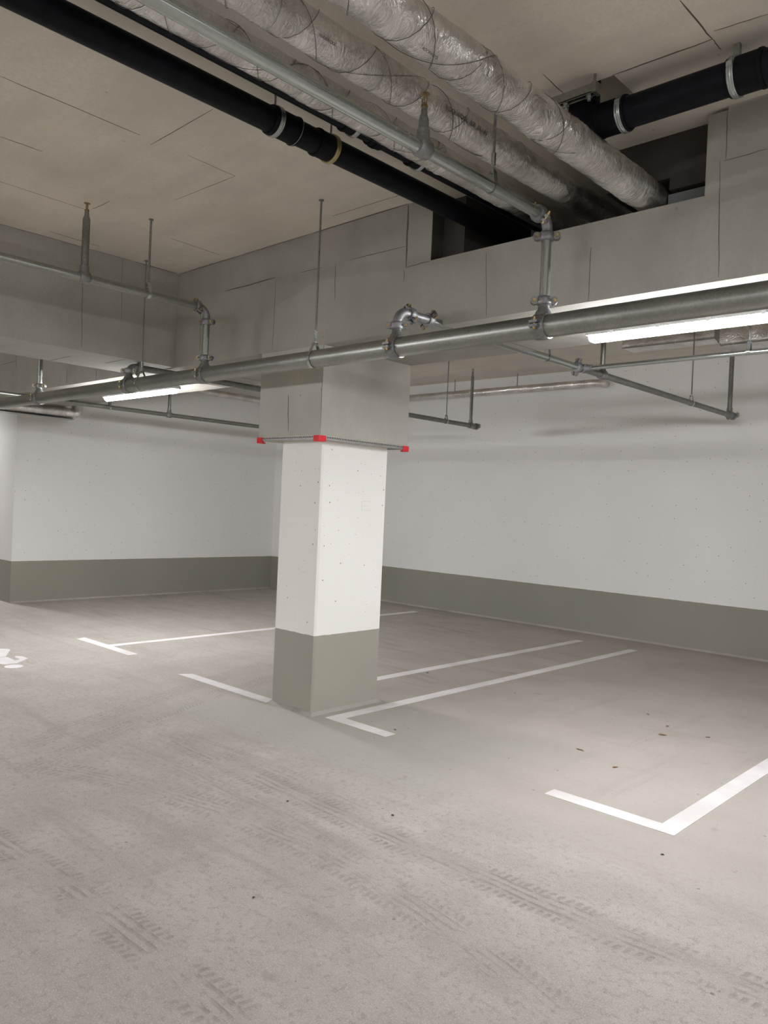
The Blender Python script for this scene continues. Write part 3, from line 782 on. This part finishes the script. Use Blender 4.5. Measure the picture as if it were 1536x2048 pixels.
# ------------------------------------------------------------------ foil insulated pipes
def lettering(parent, text, xc, zc, r, y0, y1, ang, flip):
    cu = bpy.data.curves.new('lettering', 'FONT'); cu.body = text; cu.size = 1.0
    tmp = bpy.data.objects.new('lettering', cu)
    dg = bpy.context.evaluated_depsgraph_get()
    COL.objects.link(tmp); dg.update()
    me0 = bpy.data.meshes.new_from_object(tmp.evaluated_get(dg))
    bpy.data.objects.remove(tmp)
    vs = [v.co.copy() for v in me0.vertices]; fs = [tuple(p.vertices) for p in me0.polygons]
    wd = max(v.x for v in vs)-min(v.x for v in vs); s = (y1-y0)/wd; hs = s*(1.0 if len(text) > 10 else 1.05)
    b = MB(); out = []
    for v in vs:
        u = v.x*s; h = (v.y-.35)*hs
        if flip: yy, a = y1-u, math.radians(ang)-h/r
        else: yy, a = y0+u, math.radians(ang)+h/r
        rr = r
        out.append((xc+math.cos(a)*rr, yy, zc+math.sin(a)*rr))
    b.add(out, fs); b.build('printed_lettering', M['ink'], parent)

def foil_pipe(xc, zc, r, label, seed, joints, texts, y0=-3.3, y1=4.50):
    t = thing('insulated_pipe', (xc, 0, zc), label, 'pipe', 'foil insulated pipes under the ceiling')
    n = 72; dy = .016; N = int((y1-y0)/dy)
    b = MB(); vs = []; fs = []
    for i in range(N+1):
        y = y0+i*(y1-y0)/N
        pin = sum(math.exp(-((y-j)/.012)**2) for j in joints)
        bul = sum(math.exp(-((y-j)/.10)**2) for j in joints)
        for k in range(n):
            a = 2*PI*k/n
            q = Vector((math.cos(a)*r*16+seed, y*9, math.sin(a)*r*16))
            d = noise.noise(q)*.0030+noise.noise(Vector((q.x*2.6, y*34, q.z*2.6)))*.0022*(1+1.2*bul)
            rr = r+d-.004*pin+.003*bul
            vs.append((xc+math.cos(a)*rr, y, zc+math.sin(a)*rr))
    for i in range(N):
        for k in range(n):
            k2 = (k+1) % n; fs.append((i*n+k, (i+1)*n+k, (i+1)*n+k2, i*n+k2))
    b.add(vs, fs)
    b.f += [tuple(range(n)), tuple(reversed(range(N*n, N*n+n)))]
    o = b.build('foil_jacket', M['foil'], t)
    o.data.polygons.foreach_set('use_smooth', [True]*len(o.data.polygons))
    for sgn, pit, ph in ((1, .30, seed), (-1, .41, seed*2.0), (1, .87, seed*3.1)):
        pts = []; K = int((3.0-y0)/.02)
        for i in range(K+1):
            y = y0+i*.02+noise.noise(Vector((i*.09, seed, sgn)))*.012; a = ph+sgn*2*PI*y/pit+noise.noise(Vector((i*.05, seed+9, sgn)))*.5
            pts.append((xc+math.cos(a)*(r+.0045), y, zc+math.sin(a)*(r+.0045)))
        MB().tube(pts, .0011, 4).build('binding_wire', M['wire'], t)
    for j in joints:
        MB().tube([(xc+math.cos(a)*(r+.0035), j+.006*math.sin(a+seed), zc+math.sin(a)*(r+.0035)) for a in [2*PI*i/40 for i in range(41)]], .0014, 5, False).build('clamp_wire', M['band'], t)
    for tx in texts: lettering(t, tx[0], xc, zc, r+.0075, *tx[1:])
    return t
foil_pipe(-2.59, 3.316, .066, 'silver foil insulated pipe, left of the three, behind the zinc sprinkler branch', 1.3, [2.18, 3.02, 3.6], [('ROCKWOOL', 1.71, 1.79, 23, True), ('ROCKWOOL', 2.03, 2.10, 20, True)])
foil_pipe(-2.277, 3.307, .074, 'silver foil insulated pipe, middle of the three, with large black lettering', 4.7, [1.72, 2.25, 3.08, 3.25], [('ROCKWOOL', 1.895, 1.978, -33, False), ('ROCKWOOL  800  35 / 60', 2.62, 2.925, -15, False)])
foil_pipe(-1.82, 3.181, .08, 'silver foil insulated pipe, right and thickest of the three', 8.9, [2.30, 2.78, 3.02, 3.35, 3.60], [('ROCKWOOL', 1.99, 2.072, -65, False), ('ROCKWOOL', 2.305, 2.38, 3, True), ('ROCKWOOL', 2.61, 2.69, 1, True)])

# ------------------------------------------------------------------ black drain pipes
def sleeve(c, ax, r, l, parent, band_at, bandmat, br=.0, second=None):
    s = MB().lathe(c, ax, [(-l/2, r), (-l/2, r+.006), (-l/2+.006, r+.009), (-l/2+.016, r+.009), (-l/2+.018, r+.006), (l/2-.018, r+.006), (l/2-.016, r+.009), (l/2-.006, r+.009), (l/2, r+.006), (l/2, r)], 40).build('sleeve', M['rubber'], parent, True)
    a = Vector(ax)
    for off in [band_at]+([second] if second is not None else []):
        cc = Vector(c)+a*off
        q = MB().lathe(cc, ax, [(-.013, r+.006), (-.013, r+.012), (-.009, r+.013), (-.006, r+.0115), (-.002, r+.013), (.002, r+.013), (.006, r+.0115), (.009, r+.013), (.013, r+.012), (.013, r+.006)], 40).build('band_clamp', M[bandmat], parent, True)
def black_pipe_y(x, z, r, label, sl, y0=-3.3, y1=4.5):
    t = thing('drain_pipe', (x, 0, z), label, 'pipe', 'black drain pipes')
    MB().tube([(x, y0, z), (x, y1, z)], r, 40).build('pipe_run', M['iron'], t, True)
    for (yc, l, bo, bmn) in sl: sleeve((x, yc, z), (0, 1, 0), r, l, t, bo, bmn)
    return t
t = black_pipe_y(-2.955, 3.32, .0585, 'black drain pipe crossing the ceiling, lowest and nearest the left, with steel band clamps', [(2.335, .165, -.050, 'band'), (2.595, .12, .045, 'yband')])
MB().tube([(-2.955+math.cos(a)*.069, 2.405+.006*math.sin(a), 3.32+math.sin(a)*.069) for a in [2*PI*i/30 for i in range(31)]], .0012, 5, False).build('tie_wire', M['band'], t)
for y in (2.285, 2.64):
    MB().tube([(-2.955, y, 3.385), (-2.955, y, ZC)], .005, 8).build('support_rod', M['dark_steel'], t)
t = black_pipe_y(-2.80, 3.398, .046, 'thinner black drain pipe half hidden beside the left foil pipe', [(2.62, .09, .03, 'band'), (2.80, .09, .0, 'rubber'), (3.10, .09, .03, 'band')])
# bend joining at the notch
t = thing('drain_pipe', (-1.5, 3.25, 3.36), 'black drain pipe along the ceiling at upper right with two ribbed steel bands', 'pipe', 'black drain pipes')
yb, zb3, rb3 = 3.262, 3.352, .068
MB().tube([(-1.80, yb, zb3), (2.5, yb, zb3)], rb3, 40).build('pipe_run', M['iron'], t, True)
MB().tube([(-1.72, yb, zb3)]+[Vector((-1.80-.10*math.sin(a), yb, zb3+.10-.10*math.cos(a))) for a in [PI/2*i/10 for i in range(11)]]+[(-1.90, yb, 3.72)], rb3+.004, 40).build('elbow', M['iron'], t, True)
sleeve((-1.745, yb, zb3), (1, 0, 0), rb3+.001, .15, t, .052, 'band')
sleeve((-1.165, yb, zb3), (1, 0, 0), rb3+.001, .14, t, -.045, 'band')
for x in (-1.69, -1.21):
    MB().box(x-.012, x+.012, yb-.085, yb-.076, zb3+.01, zb3+.03).build('clamp_lug', M['band'], t)
MB().box(-1.222, -1.198, yb-.012, yb+.012, zb3+.078, ZC).build('support_rod', M['dark_steel'], t)
# steel channel beside it
t = thing('mounting_channel', (-1.85, 3.12, 3.44), 'short grey steel mounting channel under the ceiling beside the black drain elbow', 'bracket')
b = MB()
yc, zc = 3.105, 3.400
for (a0, a1, c0, c1) in ((yc-.020, yc+.020, zc+.036, zc+.039), (yc-.020, yc-.0175, zc, zc+.036), (yc+.0175, yc+.020, zc, zc+.036), (yc-.020, yc-.010, zc, zc+.003), (yc+.010, yc+.020, zc, zc+.003)):
    b.box(-2.15, -1.745, a0, a1, c0, c1)
b.build('channel', M['galv'], t)
MB().box(-1.760, -1.742, yc-.024, yc+.024, zc-.004, zc+.043).build('end_plate', M['galv'], t)
MB().lathe((-1.785, yc, zc-.001), (0, 0, 1), [(-.024, .008), (-.012, .008), (-.012, .014), (0, .014)], 6).build('bolt', M['galv_bright'], t, True)
MB().lathe((-1.90, yc, zc-.001), (0, 0, 1), [(-.024, .008), (-.012, .008), (-.012, .014), (0, .014)], 6).build('bolt', M['galv_bright'], t, True)
MB().tube([(-1.76, yc, zc+.039), (-1.76, yc, ZC)], .006, 8).build('support_rod', M['dark_steel'], t, True)

# ------------------------------------------------------------------ pipes on the rear walls
def foil_run(pts, r, label, name='wall_pipe', seed=0, wrap=True, mat='foil_far', grp=None):
    t = thing(name, pts[0], label, 'pipe', grp)
    P = [Vector(p) for p in pts]; out = []; rr = []
    for a, c in zip(P[:-1], P[1:]):
        n = max(2, int((c-a).length/.05))
        for i in range(n): out.append(a+(c-a)*i/n)
    out.append(P[-1])
    rr = [r+noise.noise(q*14+Vector((seed, 0, 0)))*.004 for q in out]
    MB().tube(out, rr, 24).build('foil_jacket', M[mat], t, True)
    return t
foil_run([(-10.80, 4.75, 3.25), (-10.80, 8.70, 3.25)], .052, 'foil wrapped pipe high on the left rear wall, seen left of the pillar casing')
t = foil_run([(-10.6, 9.2, 3.25), (-5.02, 9.2, 3.25)]+[Vector((-5.02+.08*math.sin(a), 9.28-.08*math.cos(a), 3.25)) for a in [PI/2*i/5 for i in range(1, 6)]]+[Vector((-4.94, 9.372, 3.25))], .050, 'foil wrapped pipe high on the right rear wall, turning into the wall')
for x in (-8.6, -7.3, -6.2):
    MB().tube([(x, 9.2, 3.30), (x, 9.2, ZB)], .006, 8).build('support_rod', M['dark_steel'], t)
t = foil_run([(-10.2, -3.0, 2.588), (-10.2, 4.75, 2.588)]+[Vector((-10.2, 4.75+.07*math.sin(a), 2.658-.07*math.cos(a))) for a in [PI/2*i/4 for i in range(1, 5)]]+[Vector((-10.2, 4.82, 3.2))], .073, 'thick foil wrapped pipe under the far left end of the long beam', mat='foil')
MB().box(-10.26, -10.14, -3.0, 4.76, 2.505, 2.512).build('support_tray', M['galv'], t)
t = thing('insulated_duct', (-2.6, 7.5, 3.3), 'foil covered duct under the rear bay ceiling behind the right lamp', 'duct')
def rbox(x0, x1, y0, y1, z0, z1, r=.03):
    b = MB(); pr = []
    for (cy, cz, a0) in ((y1-r, z1-r, 0), (y0+r, z1-r, 90), (y0+r, z0+r, 180), (y1-r, z0+r, 270)):
        for i in range(4):
            a = math.radians(a0+i*30); pr.append((cy+r*math.cos(a), cz+r*math.sin(a)))
    n = len(pr); b.add([(x0, y, z) for y, z in pr]+[(x1, y, z) for y, z in pr], [tuple(reversed(range(n))), tuple(range(n, 2*n))]+[(i, (i+1) % n, n+(i+1) % n, n+i) for i in range(n)])
    return b
rbox(-3.89, -2.93, 7.68, 7.98, 3.310, 3.455).build('duct_section', M['foil_far'], t, True)
rbox(-2.87, 0.5, 7.63, 8.03, 3.224, 3.455).build('duct_section', M['foil_far'], t, True)
b = MB(); b.add([(-2.94, 7.68, 3.31), (-2.94, 7.98, 3.31), (-2.94, 7.98, 3.455), (-2.94, 7.68, 3.455), (-2.86, 7.63, 3.224), (-2.86, 8.03, 3.224), (-2.86, 8.03, 3.455), (-2.86, 7.63, 3.455)], [(0, 1, 5, 4), (1, 2, 6, 5), (2, 3, 7, 6), (3, 0, 4, 7), (0, 3, 2, 1), (4, 5, 6, 7)])
b.build('transition_piece', M['galv_bright'], t)
MB().box(-3.89, -2.94, 7.672, 7.68, 3.302, 3.315).build('edge_strip', M['galv_bright'], t)
MB().box(-2.86, .5, 7.622, 7.63, 3.216, 3.229).build('edge_strip', M['galv_bright'], t)
for x in (-3.5, -2.2, -.9):
    MB().box(x-.02, x+.02, 7.8, 7.86, 3.45, ZB).build('mounting_bracket', M['galv'], t)

# ------------------------------------------------------------------ debris on the floor
def flake(x, y, l, wd, rot, mat, name, label, cat, grp):
    n = 10; b = MB(); vs = []
    for i in range(n):
        a = 2*PI*i/n; rr = 1+.25*noise.noise(Vector((x*7+i, y*5, 1)))
        u = math.cos(a)*l/2*rr; v = math.sin(a)*wd/2*rr
        vs.append((x+u*math.cos(rot)-v*math.sin(rot), y+u*math.sin(rot)+v*math.cos(rot), .001+.0025*abs(math.sin(a))))
    top = [(p[0], p[1], p[2]+.0015) for p in vs]
    c0 = (x, y, .0004); c1 = (x, y, .0045)
    b.add(vs+top+[c0, c1], [(i, 2*n, (i+1) % n) for i in range(n)]+[(n+i, n+(i+1) % n, 2*n+1) for i in range(n)]+[(i, (i+1) % n, n+(i+1) % n, n+i) for i in range(n)])
    tag(b.build(name, M[mat], origin=(x, y, 0)), label, cat, grp)
LV = [(-2.341, 5.511, .055, .03, 'dry brown leaf in the right bay, largest of the scattered leaves'),
      (-2.415, 5.766, .045, .02, 'dry brown leaf in the right bay, just behind the largest one'),
      (-2.548, 4.705, .060, .015, 'thin curled leaf in the right bay, nearest the viewer'),
      (-2.225, 4.557, .040, .018, 'small dull leaf in front of the largest leaf, right bay'),
      (-2.667, 5.985, .045, .012, 'slim dark leaf in the right bay, farthest to the rear'),
      (-2.10, 5.72, .035, .015, 'small leaf to the right of the largest leaf')]
for i, (x, y, l, wd, lab) in enumerate(LV): flake(x, y, l, wd, i*1.3+.4, 'leaf', 'dry_leaf', lab, 'leaf', 'dry leaves on the bay floor')
CR = [(-3.622, 4.071, .022, 'dark crumb beside the short arm of the pillar line'), (-2.413, 1.927, .014, 'dark crumb on the lane in the near left foreground'),
      (-1.486, 3.561, .016, 'dark crumb in front of the right foreground line corner'), (-3.092, 2.665, .018, 'dark crumb beside the long tyre track'),
      (-4.701, 5.707, .03, 'dark crumb between the two lines behind the pillar'), (-2.612, 2.946, .018, 'dark crumb in the middle of the lane'),
      (-3.721, 5.701, .015, 'dark crumb at the edge of the long line right of the pillar')]
for i, (x, y, l, lab) in enumerate(CR): flake(x, y, l, l*.6, i*1.9, 'crumb', 'dirt_crumb', lab, 'crumb', 'dirt crumbs on the floor')
